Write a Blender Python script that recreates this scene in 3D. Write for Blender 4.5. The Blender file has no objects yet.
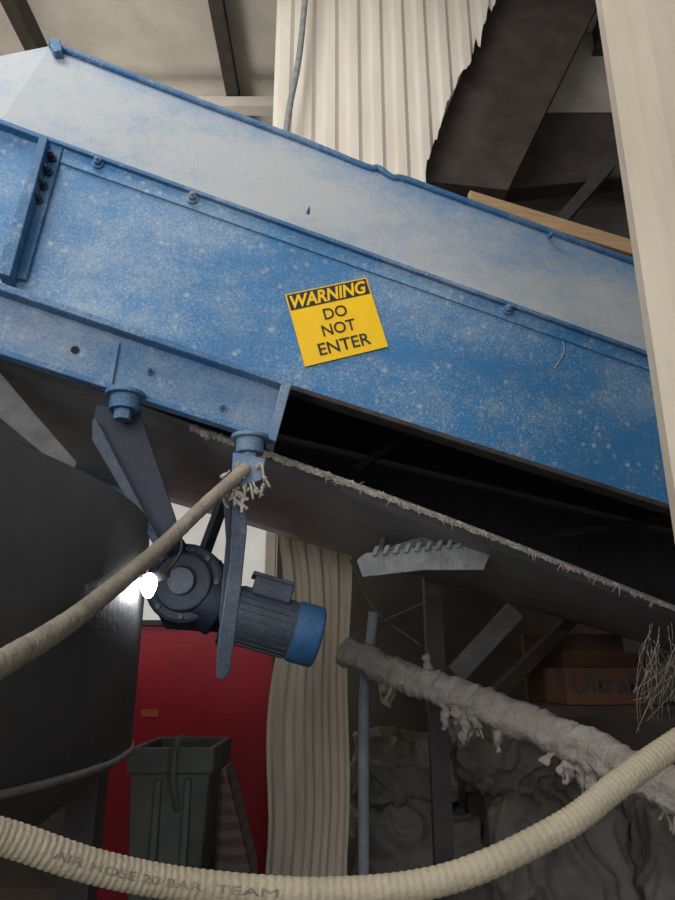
import bpy, bmesh, math, random
from mathutils import Vector, Matrix, noise
random.seed(4)
SC = bpy.context.scene
CAM = Vector((0, 0, 1.5)); PITCH = math.radians(18); F = 675.0
cs, sn = math.cos(PITCH), math.sin(PITCH)
K = 0.18   # conveyor side is yawed 10 deg: plane y = y0 + K*x

def at(px, py, y0, k=0.0):
    """photo measurement -> metres on the real vertical plane y = y0 + k*x"""
    u = (px - 337.5) / F; v = (450 - py) / F
    d = Vector((u, cs - v * sn, sn + v * cs))
    return CAM + d * (y0 / (d.y - k * d.x))

# ------------------------------------------------------------------ materials
def nt(name):
    m = bpy.data.materials.new(name); m.use_nodes = True
    t = m.node_tree; b = t.nodes['Principled BSDF']
    return m, t, b

def N(t, typ, **kw):
    n = t.nodes.new(typ)
    for k, v in kw.items():
        if k in n.inputs: n.inputs[k].default_value = v
        else: setattr(n, k, v)
    return n

def ramp(t, fac, a, b):
    r = t.nodes.new('ShaderNodeMapRange'); r.inputs['From Min'].default_value = a
    r.inputs['From Max'].default_value = b; t.links.new(fac, r.inputs['Value']); return r.outputs[0]

def M(t, op, a, b):
    n = t.nodes.new('ShaderNodeMath'); n.operation = op
    for i, v in enumerate((a, b)):
        if isinstance(v, (int, float)): n.inputs[i].default_value = v
        else: t.links.new(v, n.inputs[i])
    return n.outputs[0]

def mixc(t, fac, a, b):
    m = t.nodes.new('ShaderNodeMix'); m.data_type = 'RGBA'
    for s, v in ((0, fac), (6, a), (7, b)):
        if isinstance(v, (float, int)): m.inputs[s].default_value = v
        elif isinstance(v, tuple): m.inputs[s].default_value = (*v, 1) if len(v) == 3 else v
        else: t.links.new(v, m.inputs[s])
    return m.outputs[2]

def mat(name, c1, c2=None, scale=6, rough=.7, metal=0, bump=.2, bscale=60, lo=.35, hi=.7, stretch=None):
    m, t, b = nt(name)
    tc = N(t, 'ShaderNodeTexCoord'); co = tc.outputs['Object']
    if stretch:
        mp = N(t, 'ShaderNodeMapping'); mp.inputs['Scale'].default_value = stretch
        t.links.new(co, mp.inputs[0]); co = mp.outputs[0]
    n1 = N(t, 'ShaderNodeTexNoise', Scale=scale, Detail=8.0, Roughness=.65); t.links.new(co, n1.inputs['Vector'])
    c2 = c2 or tuple(x * .6 for x in c1)
    t.links.new(mixc(t, ramp(t, n1.outputs[0], lo, hi), c1, c2), b.inputs['Base Color'])
    b.inputs['Roughness'].default_value = rough; b.inputs['Metallic'].default_value = metal
    n2 = N(t, 'ShaderNodeTexNoise', Scale=bscale, Detail=5.0); t.links.new(tc.outputs['Object'], n2.inputs['Vector'])
    bp = N(t, 'ShaderNodeBump', Strength=bump, Distance=.01); t.links.new(n2.outputs[0], bp.inputs['Height'])
    t.links.new(bp.outputs[0], b.inputs['Normal'])
    return m

def blue(name, base=(.012, .180, .43), dark=(.009, .120, .29), dust=(.46, .54, .57), amt=.3, speck=.5, gx=0, h0=None, h1=None, gh=0, top=1.0, rough=.55):
    """blue enamel with settled powder. gx: more powder towards -x; gh: powder change over h=z+.43x between h0..h1"""
    m, t, b = nt(name)
    co = N(t, 'ShaderNodeTexCoord').outputs['Object']
    mp = N(t, 'ShaderNodeMapping'); mp.inputs['Rotation'].default_value = (0, -.4, 0); mp.inputs['Scale'].default_value = (1, 1, 2.2)
    t.links.new(co, mp.inputs[0])
    big = N(t, 'ShaderNodeTexNoise', Scale=1.5, Detail=5.0, Roughness=.6); t.links.new(mp.outputs[0], big.inputs['Vector'])
    med = N(t, 'ShaderNodeTexNoise', Scale=11.0, Detail=10.0, Roughness=.78); t.links.new(co, med.inputs['Vector'])
    vor = N(t, 'ShaderNodeTexVoronoi', Scale=26.0); t.links.new(co, vor.inputs['Vector'])
    vo2 = N(t, 'ShaderNodeTexVoronoi', Scale=75.0); t.links.new(co, vo2.inputs['Vector'])
    fine = N(t, 'ShaderNodeTexNoise', Scale=150.0, Detail=5.0, Roughness=.7); t.links.new(co, fine.inputs['Vector'])
    sx = N(t, 'ShaderNodeSeparateXYZ'); t.links.new(co, sx.inputs[0])
    c = mixc(t, ramp(t, med.outputs[0], .35, .7), base, dark)
    f = M(t, 'ADD', M(t, 'MULTIPLY', M(t, 'SUBTRACT', big.outputs[0], .5), 1.1), M(t, 'MULTIPLY', M(t, 'SUBTRACT', med.outputs[0], .5), 1.1))
    f = M(t, 'ADD', f, M(t, 'MULTIPLY', M(t, 'SUBTRACT', fine.outputs[0], .5), 1.3))
    f = M(t, 'ADD', f, amt)
    if gx: f = M(t, 'ADD', f, M(t, 'MULTIPLY', sx.outputs['X'], -gx))
    if gh:
        h = M(t, 'ADD', sx.outputs['Z'], M(t, 'MULTIPLY', sx.outputs['X'], .43))
        f = M(t, 'ADD', f, M(t, 'MULTIPLY', ramp(t, h, h0, h1), gh))
    f = M(t, 'MAXIMUM', M(t, 'MINIMUM', f, top), 0.05)
    c = mixc(t, f, c, dust)
    gate = ramp(t, med.outputs[0], .45, .58)
    c = mixc(t, M(t, 'MULTIPLY', M(t, 'MULTIPLY', ramp(t, vor.outputs['Distance'], .30, .05), gate), speck), c, dust)
    c = mixc(t, M(t, 'MULTIPLY', M(t, 'MULTIPLY', ramp(t, vo2.outputs['Distance'], .32, .08), ramp(t, big.outputs[0], .38, .56)), speck * .8), c, dust)
    t.links.new(c, b.inputs['Base Color'])
    b.inputs['Roughness'].default_value = rough
    bp = N(t, 'ShaderNodeBump', Strength=.5, Distance=.004); t.links.new(fine.outputs[0], bp.inputs['Height'])
    t.links.new(bp.outputs[0], b.inputs['Normal'])
    return m

BLUE = blue('blue_paint', amt=.13, speck=.85, gx=.12, h0=2.35, h1=2.9, gh=.12, top=.68, rough=.5)
BLUE_RIM = blue('blue_paint_rim', base=(.012, .11, .28), amt=.14, speck=.4)
BLUE_DUST = blue('blue_paint_dusty', base=(.04, .21, .43), dark=(.03, .16, .36), dust=(.45, .465, .465), amt=.92, speck=.6, h0=3.15, h1=3.45, gh=-.5, top=.97, rough=.75)
BLUE_FR = blue('blue_paint_frame', base=(.020, .145, .33), dark=(.015, .10, .23), dust=(.37, .42, .45), amt=.32, speck=.7, gx=.08, top=.8)
BLUE_DK = blue('blue_paint_dark', base=(.006, .018, .045), dark=(.004, .008, .018), dust=(.07, .07, .075), amt=.15)  # near-black blue with a thin grey overlay
BLUE_MOT = blue('blue_motor', base=(.012, .04, .09), dark=(.008, .025, .055), dust=(.17, .17, .17), amt=.3)
BLUE_COWL = blue('blue_cowl', base=(.015, .10, .26), amt=.1, dust=(.2, .22, .24))
RUST = mat('rusty_edge', (.022, .02, .02), (.07, .06, .055), 20, .8)
RUBBER = mat('belt_rubber', (.13, .132, .14), (.22, .22, .225), 3, .42, 0, .1, 90, stretch=(1, 3, 3))
BLACK = mat('interior_shade', (.010, .010, .012), (.02, .02, .024), 5, .9)  # near-black puts the shade inside the frame into the colour
FRAY = mat('frayed_fibre', (.50, .45, .38), (.26, .23, .19), 30, .95, 0, .8, 120)
GALV = mat('dusty_steel', (.34, .35, .35), (.2, .2, .2), 18, .75, .1, .5, 90)
GALV_D = mat('dusty_steel_dim', (.19, .185, .18), (.11, .11, .11), 12, .8, .1, .5, 90)
DKSTEEL = mat('dark_steel', (.03, .028, .028), (.06, .052, .048), 6, .6)
TANK = mat('tank_steel', (.050, .050, .053), (.080, .078, .078), 2.5, .6, .0, .15, 50)
CREAM = mat('cream_sheet', (.62, .54, .42), (.44, .375, .285), 1.2, .6, 0, .15, 30, stretch=(3, 3, .8))
CORR = mat('corrugated_cream', (.82, .76, .66), (.68, .61, .50), 2, .55, 0, .1, 30, stretch=(4, 4, .5))
CORRD = mat('corrugated_dusty', (.76, .67, .54), (.50, .43, .34), 2, .7, 0, .2, 30, stretch=(5, 5, .5))
CEIL = mat('ceiling_board', (.72, .67, .59), (.50, .46, .40), 1.6, .9)
WALL = mat('wall_dark', (.10, .085, .07), (.05, .04, .035), 1.5, .9)  # dark brown, mottled darker by noise
FLOOR = mat('floor_concrete', (.14, .12, .10), (.07, .06, .05), 3, .9, 0, .5, 30)
BEAM = mat('beam_brown', (.032, .025, .021), (.07, .055, .045), 5, .85)
HOSE = mat('hose_cream', (.42, .365, .255), (.27, .23, .16), 9, .6, 0, .3, 140)
HOSE_D = mat('hose_dusty', (.36, .31, .24), (.22, .18, .14), 14, .85, 0, .5, 110)
YEL = mat('sign_yellow', (1.0, .60, .0), (.92, .53, .0), 9, .45, 0, .03)
INK = mat('sign_ink', (.012, .012, .012), (.03, .03, .03), 9, .5, 0, .03)
PRINT = mat('faded_print', (.09, .08, .06), (.30, .26, .19), 90, .7, 0, .03)
RED = mat('red_paint', (.46, .010, .03), (.32, .01, .02), 2, .5)
BIN = mat('bin_grey_green', (.15, .165, .15), (.09, .10, .09), 6, .6)
CARD = mat('cardboard', (.14, .06, .03), (.07, .035, .02), 5, .9)
CARD2 = mat('board_brown', (.10, .06, .04), None, 5, .9)
WOOD = mat('timber', (.50, .33, .17), (.36, .23, .12), 8, .8, stretch=(1, 1, 10))
BAG = mat('plastic_bag', (.12, .11, .095), (.24, .22, .195), 3, .6)
BLUEPIPE = mat('pale_pipe', (.30, .34, .39), (.18, .2, .22), 8, .6)
CRUST = mat('crust', (.36, .33, .285), (.25, .225, .19), 22, .95, 0, 1, 60)
STRIPE, t_, b_ = nt('striped_sack')
w_ = N(t_, 'ShaderNodeTexWave', Scale=6.0, Distortion=2.0); w_.bands_direction = 'Z'
t_.links.new(N(t_, 'ShaderNodeTexCoord').outputs['Object'], w_.inputs['Vector'])
t_.links.new(mixc(t_, ramp(t_, w_.outputs[1], .3, .8), (.06, .015, .015), (.08, .06, .055)), b_.inputs['Base Color'])
GLOW, t_, b_ = nt('lamp_glow')
b_.inputs['Emission Color'].default_value = (.93, .96, 1, 1); b_.inputs['Emission Strength'].default_value = 90
PANE, t_, b_ = nt('dimming_pane')  # grey translucent pane added to dim the daylight through the window
tr = t_.nodes.new('ShaderNodeBsdfTranslucent'); nz_ = N(t_, 'ShaderNodeTexNoise', Scale=3.0, Detail=6.0)
t_.links.new(N(t_, 'ShaderNodeTexCoord').outputs['Object'], nz_.inputs['Vector'])
t_.links.new(mixc(t_, nz_.outputs[0], (.70, .67, .60), (.40, .37, .33)), tr.inputs[0])
t_.links.new(tr.outputs[0], t_.nodes['Material Output'].inputs[0])

# ------------------------------------------------------------------ builders
def empty(name, loc=(0, 0, 0)):
    e = bpy.data.objects.new(name, None); SC.collection.objects.link(e); e.empty_display_size = .1
    return e

def mk(name, vs, fs, m, parent=None, smooth=False, bevel=0):
    me = bpy.data.meshes.new(name); me.from_pydata([tuple(v) for v in vs], [], fs)
    bm = bmesh.new(); bm.from_mesh(me); bmesh.ops.recalc_face_normals(bm, faces=bm.faces); bm.to_mesh(me); bm.free()
    me.materials.append(m)
    if smooth:
        for p in me.polygons: p.use_smooth = True
    o = bpy.data.objects.new(name, me); SC.collection.objects.link(o)
    if parent: o.parent = parent
    if bevel:
        bv = o.modifiers.new('bevel', 'BEVEL'); bv.width = bevel; bv.segments = 2; bv.limit_method = 'ANGLE'
    return o

def prism(name, pts, ex, m, parent=None, bevel=.003):
    n = len(pts); ex = Vector(ex)
    vs = [Vector(p) for p in pts] + [Vector(p) + ex for p in pts]
    fs = [list(range(n)), list(range(2 * n - 1, n - 1, -1))] + [[i, (i + 1) % n, n + (i + 1) % n, n + i] for i in range(n)]
    return mk(name, vs, fs, m, parent, bevel=bevel)

def pp(name, pix, y0, th, m, parent=None, k=K, bevel=.003):
    """plate lying in plane y0+k*x, thickness th away from the viewer"""
    nrm = Vector((-k, 1, 0)).normalized() * th
    return prism(name, [at(x, y, y0, k) for x, y in pix], nrm, m, parent, bevel)

def box(name, lo, hi, m, parent=None, bevel=.0):
    x0, y0, z0 = lo; x1, y1, z1 = hi
    return prism(name, [(x0, y0, z0), (x1, y0, z0), (x1, y0, z1), (x0, y0, z1)], (0, y1 - y0, 0), m, parent, bevel)

def beam(name, a, b, w, h, m, parent=None, up=(0, 0, 1), bevel=.002):
    a, b = Vector(a), Vector(b); d = (b - a).normalized(); s = d.cross(Vector(up)).normalized(); u = s.cross(d)
    return prism(name, [a + s * w / 2 + u * h / 2, a - s * w / 2 + u * h / 2, a - s * w / 2 - u * h / 2, a + s * w / 2 - u * h / 2], b - a, m, parent, bevel)

def spline(pts, n=12):
    P = [Vector(p) for p in pts]; P = [P[0] * 2 - P[1]] + P + [P[-1] * 2 - P[-2]]
    out = []
    for i in range(1, len(P) - 2):
        for j in range(n):
            t = j / n
            out.append(.5 * ((2 * P[i]) + (P[i + 1] - P[i - 1]) * t + (2 * P[i - 1] - 5 * P[i] + 4 * P[i + 1] - P[i + 2]) * t * t + (3 * P[i] - P[i - 1] - 3 * P[i + 1] + P[i + 2]) * t ** 3))
    out.append(P[-2]); return out

def frames(C):
    fr = []; up = None
    for i, c in enumerate(C):
        d = (C[min(i + 1, len(C) - 1)] - C[max(i - 1, 0)]).normalized()
        if up is None:
            up = Vector((0, 0, 1)) if abs(d.z) < .9 else Vector((1, 0, 0))
        s = d.cross(up).normalized(); up = s.cross(d).normalized(); fr.append((c, s, up, d))
    return fr

def tube(name, pts, r, m, parent=None, seg=20, smooth=True, raw=False, n=12):
    C = pts if raw else spline(pts, n); fr = frames([Vector(c) for c in C]); vs = []; fs = []
    for i, (c, s, u, d) in enumerate(fr):
        for j in range(seg):
            a = 2 * math.pi * j / seg; q = s * math.cos(a) + u * math.sin(a)
            rr = r(i, len(fr), c, q) if callable(r) else r
            vs.append(c + q * rr)
    L = len(fr)
    for i in range(L - 1):
        for j in range(seg):
            k = (j + 1) % seg; fs.append([i * seg + j, i * seg + k, (i + 1) * seg + k, (i + 1) * seg + j])
    fs.append(list(range(seg))); fs.append([(L - 1) * seg + j for j in range(seg)])
    return mk(name, vs, fs, m, parent, smooth)

def cyl(name, a, b, r, m, parent=None, seg=24, bevel=.002, r2=None):
    a, b = Vector(a), Vector(b)
    o = tube(name, [a, b], (lambda i, L, c, q: r if i == 0 else (r2 or r)), m, parent, seg, smooth=False, raw=True)
    if bevel:
        bv = o.modifiers.new('bevel', 'BEVEL'); bv.width = bevel; bv.segments = 2; bv.limit_method = 'ANGLE'
    for p in o.data.polygons: p.use_smooth = len(p.vertices) == 4 and seg > 8
    return o

def text_mesh(name, s, m, mapper, parent=None, bold=.0, shear=0.0):
    cu = bpy.data.curves.new('t', 'FONT'); cu.body = s; cu.offset = bold; cu.shear = shear; cu.resolution_u = 4
    ob = bpy.data.objects.new('t', cu); SC.collection.objects.link(ob)
    bpy.context.view_layer.update()
    me = bpy.data.meshes.new_from_object(ob.evaluated_get(bpy.context.evaluated_depsgraph_get()))
    bpy.data.objects.remove(ob)
    xs = [v.co.x for v in me.vertices]; ys = [v.co.y for v in me.vertices]
    x0, x1, y0, y1 = min(xs), max(xs), min(ys), max(ys)
    for v in me.vertices:
        v.co = mapper((v.co.x - x0) / (x1 - x0), (v.co.y - y0) / (y1 - y0))
    me.materials.clear(); me.materials.append(m); me.name = name
    o = bpy.data.objects.new(name, me); SC.collection.objects.link(o)
    if parent: o.parent = parent
    return o

def bolt(name, px, py, y0, r, parent, m, k=K):
    a = at(px, py, y0, k); n = Vector((k, -1, 0)).normalized()
    cyl(name + '_washer', a, a + n * .006, r * 1.5, m, parent, 16, .001)
    cyl(name + '_head', a, a + n * .022, r, m, parent, 6, .001)
    cyl(name + '_stud', a, a + n * .034, r * .5, m, parent, 10, 0)

# ------------------------------------------------------------------ room shell
box('floor', (-4.2, -3, -.1), (4.2, 5.8, 0), FLOOR)
box('ceiling', (-4.2, -3, 6.2), (4.2, 5.8, 6.3), CEIL)
box('wall_left', (-4.3, -3, 0), (-4.2, 5.8, 6.2), CEIL)
box('wall_right', (4.2, -3, 0), (4.3, 5.8, 6.2), WALL)
wb = empty('wall_back')
box('back_lower', (-4.2, 5.6, 0), (-.5, 5.75, 1.3), WALL, wb)
box('back_right', (-.5, 5.6, 0), (4.2, 5.75, 6.2), WALL, wb)
box('back_upper', (-4.2, 5.6, 3.7), (-.5, 5.75, 6.2), CEIL, wb)
w1 = empty('window_1')
for x in (-4.16, -2.9, -1.7, -.56): box('mullion', (x - .04, 5.62, 1.3), (x + .04, 5.7, 3.7), CEIL, w1)
for z in (1.34, 3.66): box('rail', (-4.2, 5.61, z - .04), (-.5, 5.71, z + .04), CEIL, w1)
mk('pane', [(-4.2, 5.68, 1.3), (-.5, 5.68, 1.3), (-.5, 5.68, 3.7), (-4.2, 5.68, 3.7)], [[0, 1, 2, 3]], PANE, w1)
rf = empty('roof_rafters')
for x in (-3.45, -2.32, -.86, .6, 2.0, 3.3):
    box('rafter_web', (x - .025, -3, 5.98), (x + .025, 5.6, 6.2), BEAM, rf)
    box('rafter_flange', (x - .05, -3, 5.96), (x + .05, 5.6, 5.985), BEAM, rf)
for y in (4.35,):
    box('purlin', (-4.2, y, 5.85), (.2, y + .1, 5.95), CEIL, rf)

# ------------------------------------------------------------------ corrugated sheets
def corrugated(name, X0, X1, Y, ztop, zbot, m, parent=None, pitch=.12, amp=.022, wav=0):
    vs = []; fs = []; nx = int((X1 - X0) / pitch * 12); nz = 26; prof = [0, 0, 0, .5, 1, 1, 1, 1, 1, .5, 0, 0]
    for i in range(nx + 1):
        x = X0 + (X1 - X0) * i / nx; p = prof[i % 12]; zb = zbot(x) if callable(zbot) else zbot
        for j in range(nz + 1):
            z = zb + (ztop - zb) * j / nz
            w = wav * noise.noise(Vector((x * 2, 0, z * 1.3)))
            vs.append((x + w * .8, Y - amp * p + w, z))
    for i in range(nx):
        for j in range(nz):
            a = i * (nz + 1) + j; fs.append([a, a + nz + 1, a + nz + 2, a + 1])
    o = mk(name, vs, fs, m, parent); s = o.modifiers.new('s', 'SOLIDIFY'); s.thickness = .003
    return o
YC = 3.5
xl = at(275, 60, YC).x; xa = at(425, 175, YC).x; za = at(425, 175, YC).z; xb = at(497, 0, YC).x; zb_ = at(497, 0, YC).z
def zb(x):
    if x < xa: return 2.75
    return za + (zb_ - za) * ((x - xa) / (xb - xa)) ** .85 + .16 * noise.noise(Vector((x * 12, 3, 0))) + .10 * noise.noise(Vector((x * 40, 3, 0)))
corrugated('corrugated_wall_sheet', xl, xb + .12, YC, 6.15, zb, CORR, pitch=.15, amp=.026)
corrugated('corrugated_curtain', at(268, 700, 3.4).x, at(350, 700, 3.4).x, 3.4, 2.75, 0.0, CORRD, pitch=.085, amp=.022, wav=.12)
tube('conduit_pipe', [at(310, -60, 3.35), at(300, 50, 3.35), at(287, 125, 3.35), at(268, 300, 3.35)], .020, GALV, seg=14)

# steelwork upper right
sw = empty('roof_steelwork')
pp('gusset_beam', [(500, -60), (630, -60), (600, 0), (508, 190), (418, 180), (492, 0)], 3.62, .12, BEAM, sw, k=0)
pp('cross_beam', [(500, 108), (556, 100), (700, 108), (700, 170), (500, 190)], 4.0, .15, BEAM, sw, k=0)
pp('lower_beam', [(470, 215), (760, 200), (760, 245), (470, 300)], 4.1, .1, DKSTEEL, sw, k=0)
beam('brace', at(540, 245, 3.9), at(610, 165, 3.9), .08, .08, DKSTEEL, sw)
pp('roof_sheet', [(520, -40), (700, -60), (700, 112), (520, 112)], 3.98, .015, mat('roof_sheet_grey', (.42, .38, .32), (.26, .23, .19), 2, .8), sw, k=0)
pp('roof_sheet_low', [(480, 150), (760, 150), (760, 300), (480, 300)], 4.6, .02, mat('roof_sheet_dim', (.42, .38, .31), (.24, .21, .18), 2, .8), sw, k=0)

# ------------------------------------------------------------------ conveyor
cv = empty('belt_conveyor')
def ln(p, q, x): return p[1] + (q[1] - p[1]) * (x - p[0]) / (q[0] - p[0])
mid = lambda x: ln((0, 121), (46, 138), x) if x < 46 else ln((45, 138), (640, 350), x)
low = lambda x: ln((0, 285), (290, 385), x) if x < 290 else ln((290, 385), (663, 503), x)
rim = lambda x: 56 if x < 50 else (ln((50, 46), (385, 172), x) if x < 385 else ln((385, 172), (634, 262), x))
pp('side_plate', [(-120, mid(-120)), (46, mid(46)), (780, mid(780)), (780, low(780)), (290, low(290)), (-120, low(-120))], 2.0, .008, BLUE, cv)
xs = [-120, 0, 50, 120, 200, 300, 385, 450, 540, 634, 780]
vs = []; fs = []
for x in xs: vs += [at(x, mid(x) + 1, 1.998, K), at(x, rim(x), 2.14, K)]
for i in range(len(xs) - 1): fs.append([2 * i, 2 * i + 2, 2 * i + 3, 2 * i + 1])
o = mk('skirt_plate', vs, fs, BLUE_DUST, cv); s = o.modifiers.new('s', 'SOLIDIFY'); s.thickness = .006; s.offset = -1
rp = [(50, -2), (120, -1), (200, 0), (300, 0), (365, 2), (378, -1), (392, 3), (405, 0), (450, 0), (540, 0), (634, 0), (780, 0)]
tube('skirt_rim', [at(x, rim(x) + e, 2.13, K) for x, e in rp], .0135, BLUE_RIM, cv, seg=6)
pp('skirt_rim_end', [(51, 37), (60, 39), (62, 50), (54, 52), (50, 46)], 2.09, .06, BLUE_RIM, cv)
pp('mid_angle_leg', [(46, mid(46)), (780, mid(780)), (780, mid(780) + 16), (46, mid(46) + 19)], 1.992, .008, BLUE, cv)
pp('mid_angle_lip', [(46, mid(46) - 3), (780, mid(780) - 2), (780, mid(780) + 2), (46, mid(46) + 1)], 1.975, .02, BLUE_RIM, cv)  # darker blue puts the shadow line along the top edge into the colour
pp('mid_angle_left', [(-120, mid(-120) - 3), (46, mid(46) - 3), (46, mid(46) + 2), (-120, mid(-120) + 2)], 1.965, .035, BLUE_RIM, cv)
# left stiffener
pp('stiffener_web', [(40, 134), (48, 137), (10, 276), (-4, 272)], 1.93, .06, BLUE_RIM, cv)
pp('stiffener_flange', [(50, 140), (64, 144), (26, 280), (10, 276)], 1.985, .012, BLUE_RIM, cv)
for i, (x, y) in enumerate([(52, 158), (48, 172), (43, 186), (38, 200)]): bolt('stiff_bolt%d' % i, x, y, 1.98, .010, cv, BLUE_DK)
for i, (x, y) in enumerate([(98, 164), (192, 199), (507, 310), (308, 213)]): bolt('bolt%d' % i, x, y, 1.99, .013 if i < 3 else .005, cv, BLUE_FR)
bolt('bolt_rim', 549, 237, 2.1, .008, cv, BLUE_FR)
tube('scratch', [at(555, 368, 1.999, K), at(564, 352, 1.999, K), at(562, 338, 1.999, K)], .002, FRAY, cv, seg=6)
# bottom channel (left)
cht = lambda x: ln((0, 287), (290, 385), x); chb = lambda x: ln((0, 353), (272, 440), x)
pp('channel_web', [(-120, cht(-120)), (288, cht(288)), (272, chb(272)), (-120, chb(-120))], 1.945, .01, BLUE_FR, cv)
pp('channel_top_lip', [(-120, cht(-120) - 5), (292, cht(292) - 4), (292, cht(292) + 2), (-120, cht(-120) + 3)], 1.90, .10, BLUE_RIM, cv)
pp('channel_bottom_lip', [(-120, chb(-120) - 6), (274, chb(274) - 5), (272, chb(272) + 1), (-120, chb(-120) + 1)], 1.905, .04, BLUE_RIM, cv)
pp('channel_end', [(281, 384), (291, 386), (276, 442), (268, 438)], 1.90, .10, BLUE_FR, cv)
pp('channel_splice', [(115, 340), (120, 342), (112, 386), (107, 384)], 1.935, .01, BLUE_FR, cv)
a = at(75, 350, 1.944, K); cyl('channel_hole', a, a + Vector((.0, -.003, 0)), .012, BLACK, cv, 16, 0)  # black disc, the hole's shade as colour; no opening is cut
for i, (x, y) in enumerate([(150, 372), (222, 408)]): bolt('ch_bolt%d' % i, x, y, 1.945, .007, cv, BLUE_FR)
pp('bottom_edge', [(291, low(291) - 1), (780, low(780) - 1), (780, low(780) + 4), (291, low(291) + 4)], 1.99, .06, RUST, cv)
pp('cover_board', [(470, 190), (640, 242), (800, 290), (800, 305), (640, 256), (470, 204)], 2.26, .03, WOOD, cv)
def strip(name, pn, pf, yn, yf, m, th=.01):
    a, b = [at(x, y, yn, K) for x, y in pn]; c, d = [at(x, y, yf, K) for x, y in pf]
    return prism(name, [a, b, d, c], (0, 0, th), m, cv, 0)
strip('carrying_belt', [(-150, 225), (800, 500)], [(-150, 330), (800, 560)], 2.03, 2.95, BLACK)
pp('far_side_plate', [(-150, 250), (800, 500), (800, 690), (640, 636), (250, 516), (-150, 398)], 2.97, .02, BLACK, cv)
pp('far_frame_flange', [(-150, 395), (145, 492), (160, 525), (-150, 428)], 3.02, .06, BLUE, cv)
# return belt with slight trough
edge = lambda x: ln((205, 432), (672, 608), x) + 3.5 * math.sin((x - 205) / 467 * math.pi) * -1
vs = []; fs = []; nb = 40
for i in range(nb + 1):
    x = -150 + 950 * i / nb
    A = at(x, edge(x), 2.08, K); B = at(x, ln((250, 526), (640, 642), x), 2.93, K)
    for j in range(9):
        t = j / 8; p = A.lerp(B, t); p.z -= .025 * math.sin(math.pi * t); vs.append(p)
for i in range(nb):
    for j in range(8):
        a = i * 9 + j; fs.append([a, a + 9, a + 10, a + 1])
o = mk('return_belt', vs, fs, RUBBER, cv, smooth=True); s = o.modifiers.new('s', 'SOLIDIFY'); s.thickness = .012; s.offset = 1
# lint along the belt edge
vs = []; fs = []; xsn = [190 + i * 2.2 for i in range(250)]
for i, x in enumerate(xsn):
    c = at(x, edge(x), 2.065, K); n1 = noise.noise(Vector((x * .09, 0, 0))); n2 = noise.noise(Vector((x * .5, 5, 0)))
    wdt = (1.35 - .75 * i / 250)
    h_ = (.011 + .007 * n1 + .010 * n2) * wdt; l_ = (.010 - .006 * n1 + .012 * noise.noise(Vector((x * .4, 9, 0)))) * wdt
    vs += [c + Vector((0, .012, max(.002, h_))), c + Vector((0, -.008 + .006 * n2, .002)), c + Vector((0, .0, -max(.002, l_))), c + Vector((0, .022, 0))]
for i in range(len(xsn) - 1):
    for j in range(4): fs.append([4 * i + j, 4 * i + (j + 1) % 4, 4 * i + 4 + (j + 1) % 4, 4 * i + 4 + j])
mk('belt_edge_lint', vs, fs, FRAY, cv)
for i in range(130):
    x = random.uniform(195, 660); p = at(x, edge(x), 2.06, K)
    d = Vector((random.uniform(-1, 1), random.uniform(-.4, .1), random.uniform(-1.1, .2))).normalized() * random.uniform(.008, .032)
    cyl('fibre', p, p + d, .002, FRAY, cv, 4, 0, r2=.0005)
beam('inner_brace', at(355, 470, 2.6, K), at(415, 430, 2.6, K), .05, .03, BLACK, cv)
beam('inner_brace_b', at(560, 535, 2.7, K), at(690, 515, 2.7, K), .05, .03, BLACK, cv)
pp('guard_flap', [(-60, 330), (0, 372), (30, 408), (77, 462), (72, 478), (0, 418), (-60, 385)], 2.02, .006, GALV_D, cv)
# serrated scraper hung under the belt
sc = empty('belt_scraper'); sc.parent = cv
pp('blade', [(357, 560), (365, 553), (430, 546), (492, 541), (493, 548), (484, 570), (425, 570), (363, 577)], 2.25, .012, GALV, sc)
pp('blade_back', [(372, 553), (410, 540), (450, 530), (494, 541), (420, 552)], 2.30, .02, GALV_D, sc)
for i in range(11):
    x = 372 + i * 10.6; y = ln((365, 553), (492, 541), x)
    pp('tooth', [(x, y + 3), (x + 4, y + 3), (x + 8, y - 7), (x + 3, y - 6)], 2.235, .012, GALV, sc)
beam('hanger', at(380, 552, 2.3, K), at(385, 535, 2.5, K), .02, .02, GALV_D, sc)
beam('hanger_b', at(470, 545, 2.3, K), at(478, 545, 2.5, K), .02, .02, GALV_D, sc)

# take-up arms
ta = empty('takeup_bracket'); ta.parent = cv
def boss(px, py, y0, r):
    a = at(px, py, y0, K)
    cyl('boss', a + Vector((0, 0, -.03)), a + Vector((0, 0, .02)), r, BLUE_FR, ta)
    cyl('boss_flange', a + Vector((0, 0, .012)), a + Vector((0, 0, .024)), r * 1.35, BLUE_FR, ta)
    cyl('nut', a + Vector((0, -.005, -.06)), a + Vector((0, -.005, -.03)), r * .6, BLUE_FR, ta, 6)
boss(125, 401, 1.9, .042); boss(250, 444, 1.88, .040)
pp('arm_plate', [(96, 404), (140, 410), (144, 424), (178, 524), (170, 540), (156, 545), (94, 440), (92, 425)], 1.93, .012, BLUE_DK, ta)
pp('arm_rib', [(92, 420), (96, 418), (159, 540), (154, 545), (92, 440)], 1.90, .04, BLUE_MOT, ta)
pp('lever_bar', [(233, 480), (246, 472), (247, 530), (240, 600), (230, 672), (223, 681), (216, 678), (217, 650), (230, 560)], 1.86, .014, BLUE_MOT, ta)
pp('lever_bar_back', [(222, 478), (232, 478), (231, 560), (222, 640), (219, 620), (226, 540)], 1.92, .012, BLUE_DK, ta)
pp('clevis_plate', [(233, 452), (266, 458), (262, 480), (240, 486), (232, 470)], 1.85, .012, BLUE_FR, ta)
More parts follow.
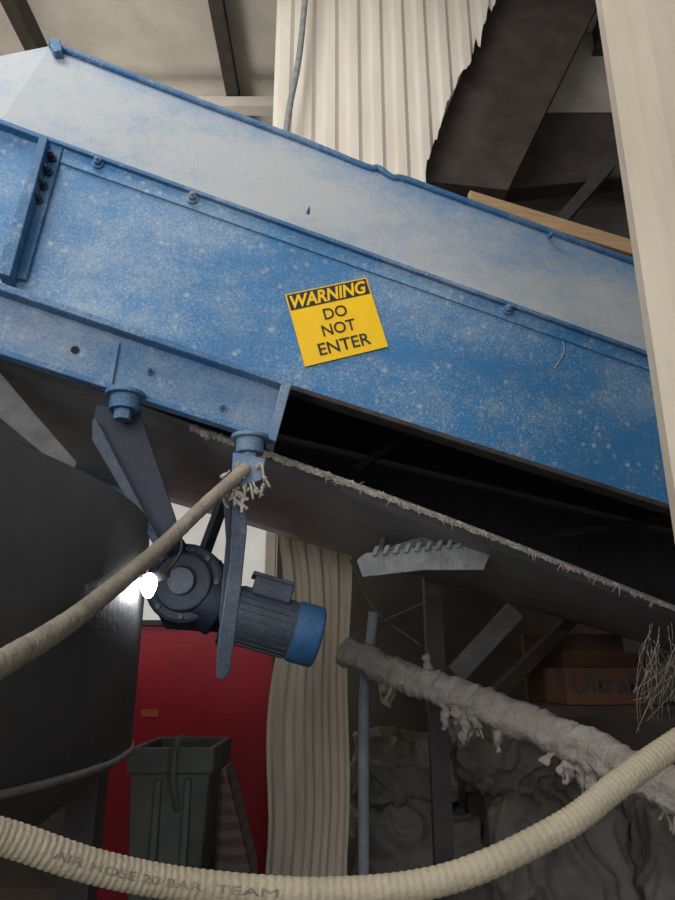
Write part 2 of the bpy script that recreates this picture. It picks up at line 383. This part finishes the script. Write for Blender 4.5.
for i in range(26):
    p = at(random.uniform(228, 262), random.uniform(460, 502), 1.84, K)
    tube('dust_clump', [p, p + Vector((random.uniform(-.02, .02), -.006, random.uniform(-.015, .015))), p + Vector((random.uniform(-.025, .025), 0, random.uniform(-.04, .0)))], lambda i, L, c, q: .004 + .007 * noise.noise(c * 60 + q), FRAY, ta, seg=7, n=4)

# gear motor
gm = empty('gear_motor')
YM = 2.16
c0 = at(188, 585, YM, K); ax = (at(312, 634, YM, K) - at(215, 606, YM, K)).normalized()
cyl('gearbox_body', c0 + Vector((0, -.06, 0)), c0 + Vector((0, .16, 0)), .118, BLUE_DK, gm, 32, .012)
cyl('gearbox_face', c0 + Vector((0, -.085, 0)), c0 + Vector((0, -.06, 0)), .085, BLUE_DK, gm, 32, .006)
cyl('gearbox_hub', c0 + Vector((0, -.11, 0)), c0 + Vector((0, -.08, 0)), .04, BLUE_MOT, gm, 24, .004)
for i in range(8):
    a = i * math.pi / 4; p = c0 + Vector((math.cos(a) * .098, -.06, math.sin(a) * .098))
    cyl('cap_bolt', p, p + Vector((0, -.012, 0)), .008, BLUE_MOT, gm, 6, 0)
m0 = at(215, 608, YM, K)
cyl('gearbox_adapter', c0, m0 + ax * .03, .09, BLUE_DK, gm, 24, .01)
cyl('motor_flange', m0 + ax * .03, m0 + ax * .055, .10, BLUE_MOT, gm, 32, .004)
cyl('motor_barrel', m0 + ax * .055, m0 + ax * .245, .086, BLUE_MOT, gm, 32, .004)
u_ = ax.orthogonal().normalized(); v_ = ax.cross(u_)
for i in range(26):
    a = 2 * math.pi * i / 26; q = u_ * math.cos(a) + v_ * math.sin(a)
    beam('fin', m0 + ax * .065 + q * .085, m0 + ax * .235 + q * .085, .004, .008, BLUE_MOT, gm, up=q, bevel=0)
cyl('fan_cowl', m0 + ax * .24, m0 + ax * .33, .092, BLUE_COWL, gm, 32, .012)
jb = m0 + ax * .18 + Vector((0, -.02, .10)); beam('junction_box', jb - ax * .06, jb + ax * .06, .1, .06, BLUE_MOT, gm, bevel=.006)
beam('junction_lid', jb - ax * .065 + Vector((0, 0, .03)), jb + ax * .065 + Vector((0, 0, .03)), .11, .012, BLUE_MOT, gm, bevel=.003)
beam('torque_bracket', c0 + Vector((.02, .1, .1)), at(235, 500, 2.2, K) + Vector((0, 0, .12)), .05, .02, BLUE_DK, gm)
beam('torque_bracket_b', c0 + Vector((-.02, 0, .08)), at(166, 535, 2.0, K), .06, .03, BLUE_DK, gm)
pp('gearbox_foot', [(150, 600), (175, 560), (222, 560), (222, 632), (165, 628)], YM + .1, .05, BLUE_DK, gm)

# work light
wl = empty('work_light')
lp = at(149, 582, 1.80, K)
bm = bmesh.new(); bmesh.ops.create_uvsphere(bm, u_segments=24, v_segments=16, radius=.020)
for v in bm.verts: v.co = Vector((v.co.x, v.co.y, v.co.z * (2.0 if v.co.z < 0 else 1.1))) + lp
me = bpy.data.meshes.new('bulb'); bm.to_mesh(me); bm.free(); me.materials.append(GLOW)
o = bpy.data.objects.new('bulb', me); SC.collection.objects.link(o); o.parent = wl
cyl('lamp_socket', lp + Vector((.0, .012, .01)), lp + Vector((.03, .05, .03)), .015, DKSTEEL, wl)
tube('lamp_cable', [lp + Vector((.03, .05, .03)), lp + Vector((.06, .07, .10)), at(172, 520, 1.90, K)], .005, INK, wl, seg=8)

# ------------------------------------------------------------------ hopper
tk = empty('steel_hopper')
AX = Vector((-1.795, 1.585, 0)); RR = 1.3
def lathe(name, prof, m, parent, seg=128):
    vs = []; fs = []
    for (r, z) in prof:
        for j in range(seg):
            a = 2 * math.pi * j / seg; vs.append(AX + Vector((r * math.cos(a), r * math.sin(a), z)))
    for i in range(len(prof) - 1):
        for j in range(seg):
            k = (j + 1) % seg; fs.append([i * seg + j, i * seg + k, (i + 1) * seg + k, (i + 1) * seg + j])
    o = mk(name, vs, fs, m, parent)
    for p in o.data.polygons: p.use_smooth = True
    return o
lathe('shell', [(RR - .015, 1.31), (RR, 1.315), (RR, 1.885), (RR - .015, 1.89), (RR - .02, 1.6)], TANK, tk)
lathe('bottom_band', [(RR, 1.300), (RR + .006, 1.300), (RR + .006, 1.312), (RR, 1.312)], GALV_D, tk)
lathe('cone', [(RR, 1.30), (.35, .55), (.35, .4), (.3, .4)], TANK, tk)
for a in (20, 110, 200, 290):
    p = AX + Vector((math.cos(math.radians(a)), math.sin(math.radians(a)), 0)) * (RR - .1)
    box('leg', (p.x - .04, p.y - .04, 0), (p.x + .04, p.y + .04, 1.5), DKSTEEL, tk)

# ------------------------------------------------------------------ hoses
h1 = [at(-70, 700, .80), at(0, 664, .93), at(60, 628, 1.12), at(110, 590, 1.34), at(160, 548, 1.56), at(205, 505, 1.72), at(246, 468, 1.8)]
rib = lambda i, L, c, q: .0185 + .0012 * noise.noise(c * 60 + q)
tube('dusty_hose', h1, rib, HOSE_D, n=40, seg=24)
h2 = [at(-90, 818, .76), at(0, 836, .82), at(100, 868, .88), at(200, 886, .93), at(330, 893, .97), at(450, 878, .98), at(560, 828, 1.0), at(620, 783, 1.02), at(675, 744, 1.05), at(760, 690, 1.1)]
hz = empty('ribbed_hose')
rib2 = lambda i, L, c, q: .0172 + (.0008 if i % 4 < 2 else 0)
C2 = spline(h2, 60)
tube('hose_wall', C2, rib2, HOSE, hz, raw=True, seg=28)
fr2 = frames(C2)
def hm(i0, i1, a0, a1):
    def f(u, v):
        x = i0 + (i1 - i0) * u; i = int(x); t = x - i; c = fr2[i][0].lerp(fr2[i + 1][0], t); s, up = fr2[i][1], fr2[i][2]
        toc = -s if s.y > 0 else s
        a = math.radians(a0 + (a1 - a0) * v)
        return c + (toc * math.cos(a) + up * math.sin(a)) * .0188
    return f
text_mesh('hose_print', 'AIR HOSE 20 BAR  TEAM', PRINT, hm(90, 215, -10, 16), hz)

# ------------------------------------------------------------------ warning sign
sg = empty('warning_sign')
O = at(305, 367, 1.996, K); A_ = at(388, 347, 1.996, K); B_ = at(285, 295, 1.996, K)
U = A_ - O; V = B_ - O; nn = Vector((K, -1, 0)).normalized()
P = lambda a, b, e=0: O + U * a + V * b + nn * e
prism('sign_plate', [P(0, 0), P(1, 0), P(1, 1), P(0, 1)], nn * .003, YEL, sg, 0)
prism('sign_band', [P(.015, .765, .003), P(.985, .765, .003), P(.985, .985, .003), P(.015, .985, .003)], nn * .0006, INK, sg, 0)
rect = lambda x0, x1, y0, y1, e: (lambda u, v: P(x0 + (x1 - x0) * u, y0 + (y1 - y0) * v, e))
text_mesh('word_warning', 'WARNING', YEL, rect(.04, .96, .785, .965, .0045), sg, bold=.03, shear=.25)
text_mesh('word_do', 'DO', INK, rect(.37, .65, .54, .695, .0045), sg, bold=.012)
text_mesh('word_not', 'NOT', INK, rect(.30, .70, .325, .48, .0045), sg, bold=.012)
text_mesh('word_enter', 'ENTER', INK, rect(.20, .82, .09, .25, .0045), sg, bold=.012)

# ------------------------------------------------------------------ cream column right (leans slightly)
po = empty('cream_sheet_column')
XL = .653
prof = [(XL, 1.30), (XL + .05, 1.29), (XL + .10, 1.285), (XL + .22, 1.29), (XL + .225, 1.28), (XL + .25, 1.28), (XL + .255, 1.29), (XL + .7, 1.28), (XL + .7, 1.33), (XL + .01, 1.35)]
prism('column_skin', [(x, y, 0) for x, y in prof], (.057, 0, 6.2), CREAM, po, 0)

# ------------------------------------------------------------------ under conveyor clutter
cpz = [at(345, 650, 3.0), at(400, 674, 2.85), at(470, 698, 2.65), at(560, 735, 2.4), at(640, 772, 2.15), at(720, 812, 1.95)]
cp = empty('crusted_pipe')
tube('pipe', cpz, .034, GALV_D, cp, n=20)
tube('dust_crust', cpz, lambda i, L, c, q: .055 + .010 * noise.noise(c * 7) + .014 * noise.noise(c * 19 + q) + .010 * noise.noise(c * 70 + q) + (.008 if q.z < -.3 else 0), CRUST, cp, n=44, seg=30)
CC = spline(cpz, 20)
for i in range(46):
    ci = int(len(CC) * (random.choice([.18, .35, .40, .62, .68, .66, .9]) + random.uniform(-.06, .06)))
    p = CC[max(4, min(len(CC) - 2, ci))] + Vector((random.uniform(-.02, .02), random.uniform(-.05, .0), -.035)); L_ = random.uniform(.03, .13); sw_ = random.uniform(-.04, .05)
    k_ = random.choice([.004, .006, .012, .024])
    tube('drip', [p, p + Vector((sw_ * .4, 0, -L_ * .5)), p + Vector((sw_, 0, -L_))], lambda i, L, c, q: max(.0015, (k_ * (1 - i / L) ** .7 + .002) + k_ * .7 * noise.noise(c * 40 + q)), CRUST, cp, seg=10, n=8)
for px, py, y in [(386, 705, 2.9), (383, 692, 2.9), (425, 656, 2.75), (465, 742, 2.65), (560, 775, 2.35), (545, 765, 2.4)]:
    p = at(px, py, y); q0 = min(CC, key=lambda c: (c - p).length)
    tube('clump', [q0, q0.lerp(p, .6) + Vector((.015, 0, .01)), p], lambda i, L, c, q: .016 + .022 * noise.noise(c * 35 + q), CRUST, cp, seg=12, n=10)
e_ = CC[-1]; box('pipe_stand', (e_.x - .04, e_.y - .04, 0), (e_.x + .04, e_.y + .04, e_.z - .03), DKSTEEL, cp)
for i in range(34):
    p = at(random.uniform(645, 690), random.uniform(620, 670), 1.95); q = at(random.uniform(630, 690), random.uniform(680, 735), 2.05)
    m_ = p.lerp(q, .5) + Vector((random.uniform(-.05, .05), random.uniform(-.03, .03), random.uniform(-.05, .02)))
    tube('cobweb', [p, m_, q], lambda i, L, c, q: .0009 + .0008 * noise.noise(c * 50), CRUST, cp, seg=5, n=8)

rk = empty('support_rack')
xp = at(438, 700, 3.2).x
box('post', (xp - .04, 3.2, 0), (xp + .04, 3.28, 2.1), DKSTEEL, rk)
box('post_b', (1.75, 3.3, 0), (1.83, 3.38, 2.1), DKSTEEL, rk)
beam('diag_brace', at(455, 675, 3.25), at(515, 610, 3.25), .05, .09, GALV_D, rk)
beam('diag_brace_b', at(490, 700, 3.3), at(590, 600, 3.6), .05, .06, BEAM, rk)
zs = at(600, 705, 3.3).z
box('shelf', (xp, 3.28, zs - .05), (2.2, 3.75, zs - .002), BEAM, rk)
tube('pale_pipe', [at(374, 612, 3.1), at(370, 650, 3.1), at(364, 720, 3.1), Vector((at(362, 760, 3.1).x, 3.1, 0))], .024, BLUEPIPE, seg=12)
tube('hanging_wire', [at(345, 640, 3.25), at(385, 620, 3.22), at(430, 600, 3.19)], .004, GALV_D, seg=6)
tube('hanging_wire', [at(350, 560, 3.25), at(375, 610, 3.25), at(420, 645, 3.2)], .004, GALV_D, seg=6)

cb = empty('cardboard_box')
bx0, bx1 = at(566, 690, 3.3).x, at(660, 690, 3.3).x
zt = at(600, 668, 3.3).z
box('carton', (bx0, 3.3, zs), (bx1, 3.65, zt), CARD, cb, .004)
prism('carton_flap', [(bx0, 3.3, zt), (bx1, 3.3, zt), (bx1 + .02, 3.2, zt + .06), (bx0 - .03, 3.2, zt + .07)], (0, .004, .004), CARD, cb, 0)
text_mesh('carton_print', 'Ultrafo', INK, lambda u, v: Vector((bx0 + .03 + u * .36, 3.296, zs + .05 + v * .085)), cb, bold=.02)
box('stacked_carton', (at(535, 660, 3.5).x, 3.68, zs), (at(640, 660, 3.5).x, 3.74, at(600, 632, 3.5).z), CARD2, cb, .004)

def crumple(name, c, sx, sy, sz, m, seed, parent=None):
    bm = bmesh.new(); bmesh.ops.create_icosphere(bm, subdivisions=6, radius=1)
    for v in bm.verts:
        p = v.co.copy(); mx = max(abs(p.x), abs(p.y), abs(p.z)); p = p.lerp(p / mx * .85, .5)
        w = noise.noise_vector(p * 1.2 + Vector((seed, 1, 2))) * .8
        q = Vector((p.x * 3.2, p.y * 3.2, p.z * 1.1)) + w * 2
        n_ = (1 - abs(noise.noise(q + Vector((seed, 0, 0))))) ** 3 * .13 + noise.noise(p * 1.5 + Vector((seed, 0, 0))) * .2 + (1 - abs(noise.noise(q * 2.3))) ** 4 * .04
        p *= .95 + n_
        v.co = Vector((c[0] + p.x * sx, c[1] + p.y * sy, max(.002, c[2] + p.z * sz)))
    me = bpy.data.meshes.new(name); bm.to_mesh(me); bm.free(); me.materials.append(m)
    for f_ in me.polygons: f_.use_smooth = True
    o = bpy.data.objects.new(name, me); SC.collection.objects.link(o); o.parent = parent
    return o
pb = empty('bulk_bag_pile')
crumple('bag_a', (.42, 4.2, .42), .40, .35, .42, BAG, 1, pb)
crumple('bag_b', (1.15, 4.3, .45), .45, .4, .48, BAG, 5, pb)
crumple('bag_c', (.38, 4.3, .95), .32, .3, .22, BAG, 9, pb)
crumple('bag_d', (1.0, 4.4, 1.02), .38, .32, .22, BAG, 12, pb)
crumple('bag_e', (1.9, 4.1, .45), .4, .35, .46, BAG, 15, pb)

# red door panel
rd = empty('red_door')
x0, x1 = at(90, 700, 4.2).x, at(272, 700, 4.2).x
zt = at(200, 622, 4.2).z
box('door_leaf', (x0, 4.2, 0), (x1, 4.25, zt), RED, rd, .004)
box('door_frame_top', (x0, 4.17, zt - .02), (x1 + .03, 4.2, zt + .01), DKSTEEL, rd)
box('door_frame_side', (x1, 4.17, 0), (x1 + .04, 4.25, zt), DKSTEEL, rd)
p = at(150, 713, 4.195); box('door_label', (p.x - .05, 4.192, p.z - .02), (p.x + .05, 4.2, p.z + .02), mat('label_tan', (.6, .14, .06)), rd)

# wheeled bin
wbn = empty('wheeled_bin')
a = at(128, 748, 3.1); b = at(214, 748, 3.1); T = a.z
X0, X1 = a.x, b.x; Y0, Y1 = 3.1, 3.6
def ring(z, i): return [(X0 + i, Y0 + i, z), (X1 - i, Y0 + i, z), (X1 - i, Y1 - i, z), (X0 + i, Y1 - i, z)]
levels = [ring(.06, .07), ring(T - .1, .015), ring(T - .1, 0), ring(T, 0), ring(T, .03), ring(T - .1, .04), ring(.1, .09)]
vs = [v for l in levels for v in l]; fs = [[0, 1, 2, 3], [24, 25, 26, 27]]
for i in range(len(levels) - 1):
    for j in range(4): k = (j + 1) % 4; fs.append([4 * i + j, 4 * i + k, 4 * i + 4 + k, 4 * i + 4 + j])
mk('bin_body', vs, fs, BIN, wbn, bevel=.008)
for x in (X0 + .1, X1 - .1): cyl('bin_wheel', (x - .03, Y1 - .02, .09), (x + .03, Y1 - .02, .09), .09, INK, wbn)
for x in (X0 + .14, X1 - .1): box('bin_rib', (x - .012, Y0 - .01, .3), (x + .012, Y0 + .05, T - .12), BIN, wbn, .003)
xh = at(178, 760, 3.08).x
tube('bin_handle', [(xh, Y0 + .03, T - .24), (xh - .01, Y0 - .05, T - .1), (xh, Y0 - .04, T + .03), (xh + .04, Y0 + .02, T + .03)], .014, BIN, wbn, seg=10)
ss = [at(219, 772, 2.82), at(226, 766, 2.82), at(252, 872, 2.82)]
prism('striped_sack', [ss[0], ss[1], ss[2], Vector((ss[2].x, 2.82, 0)), Vector((ss[0].x, 2.82, 0))], (0, .2, 0), STRIPE, None, .02)

# ------------------------------------------------------------------ light
w = bpy.data.worlds.new('sky'); SC.world = w; w.use_nodes = True
w.node_tree.nodes['Background'].inputs[0].default_value = (.96, .97, 1, 1); w.node_tree.nodes['Background'].inputs[1].default_value = .95
def area(name, loc, tgt, sx, sy, e, col=(1, 1, 1)):
    l = bpy.data.lights.new(name, 'AREA'); l.shape = 'RECTANGLE'; l.size = sx; l.size_y = sy; l.energy = e; l.color = col
    o = bpy.data.objects.new(name, l); SC.collection.objects.link(o); o.location = loc
    o.rotation_euler = (Vector(tgt) - Vector(loc)).to_track_quat('-Z', 'Y').to_euler()
area('upper_left_fill', (-1.6, .6, 5.9), (.2, 2.8, 3.4), 1.6, 1.6, 100, (1, .98, .95))  # added area lamp for the upper left light; no skylight is built
area('rear_fill', (-2.5, -2.6, 3.0), (0, 3, 3.4), 2.5, 2.5, 85, (.98, .98, 1))  # added softbox behind the camera at the room's open end, unseen
area('ceiling_fill', (-1.8, 4.4, 3.9), (-1.6, 4.3, 6.2), 1.0, .6, 18, (1, .95, .86))  # added unseen lamp aimed up to brighten the ceiling

cam = bpy.data.cameras.new('cam'); co = bpy.data.objects.new('camera', cam); SC.collection.objects.link(co)
co.location = CAM; co.rotation_euler = (math.radians(90) + PITCH, 0, 0)
cam.sensor_fit = 'HORIZONTAL'; cam.sensor_width = 36; cam.lens = 36; cam.clip_start = .05
SC.camera = co
SC.view_settings.view_transform = 'Standard'
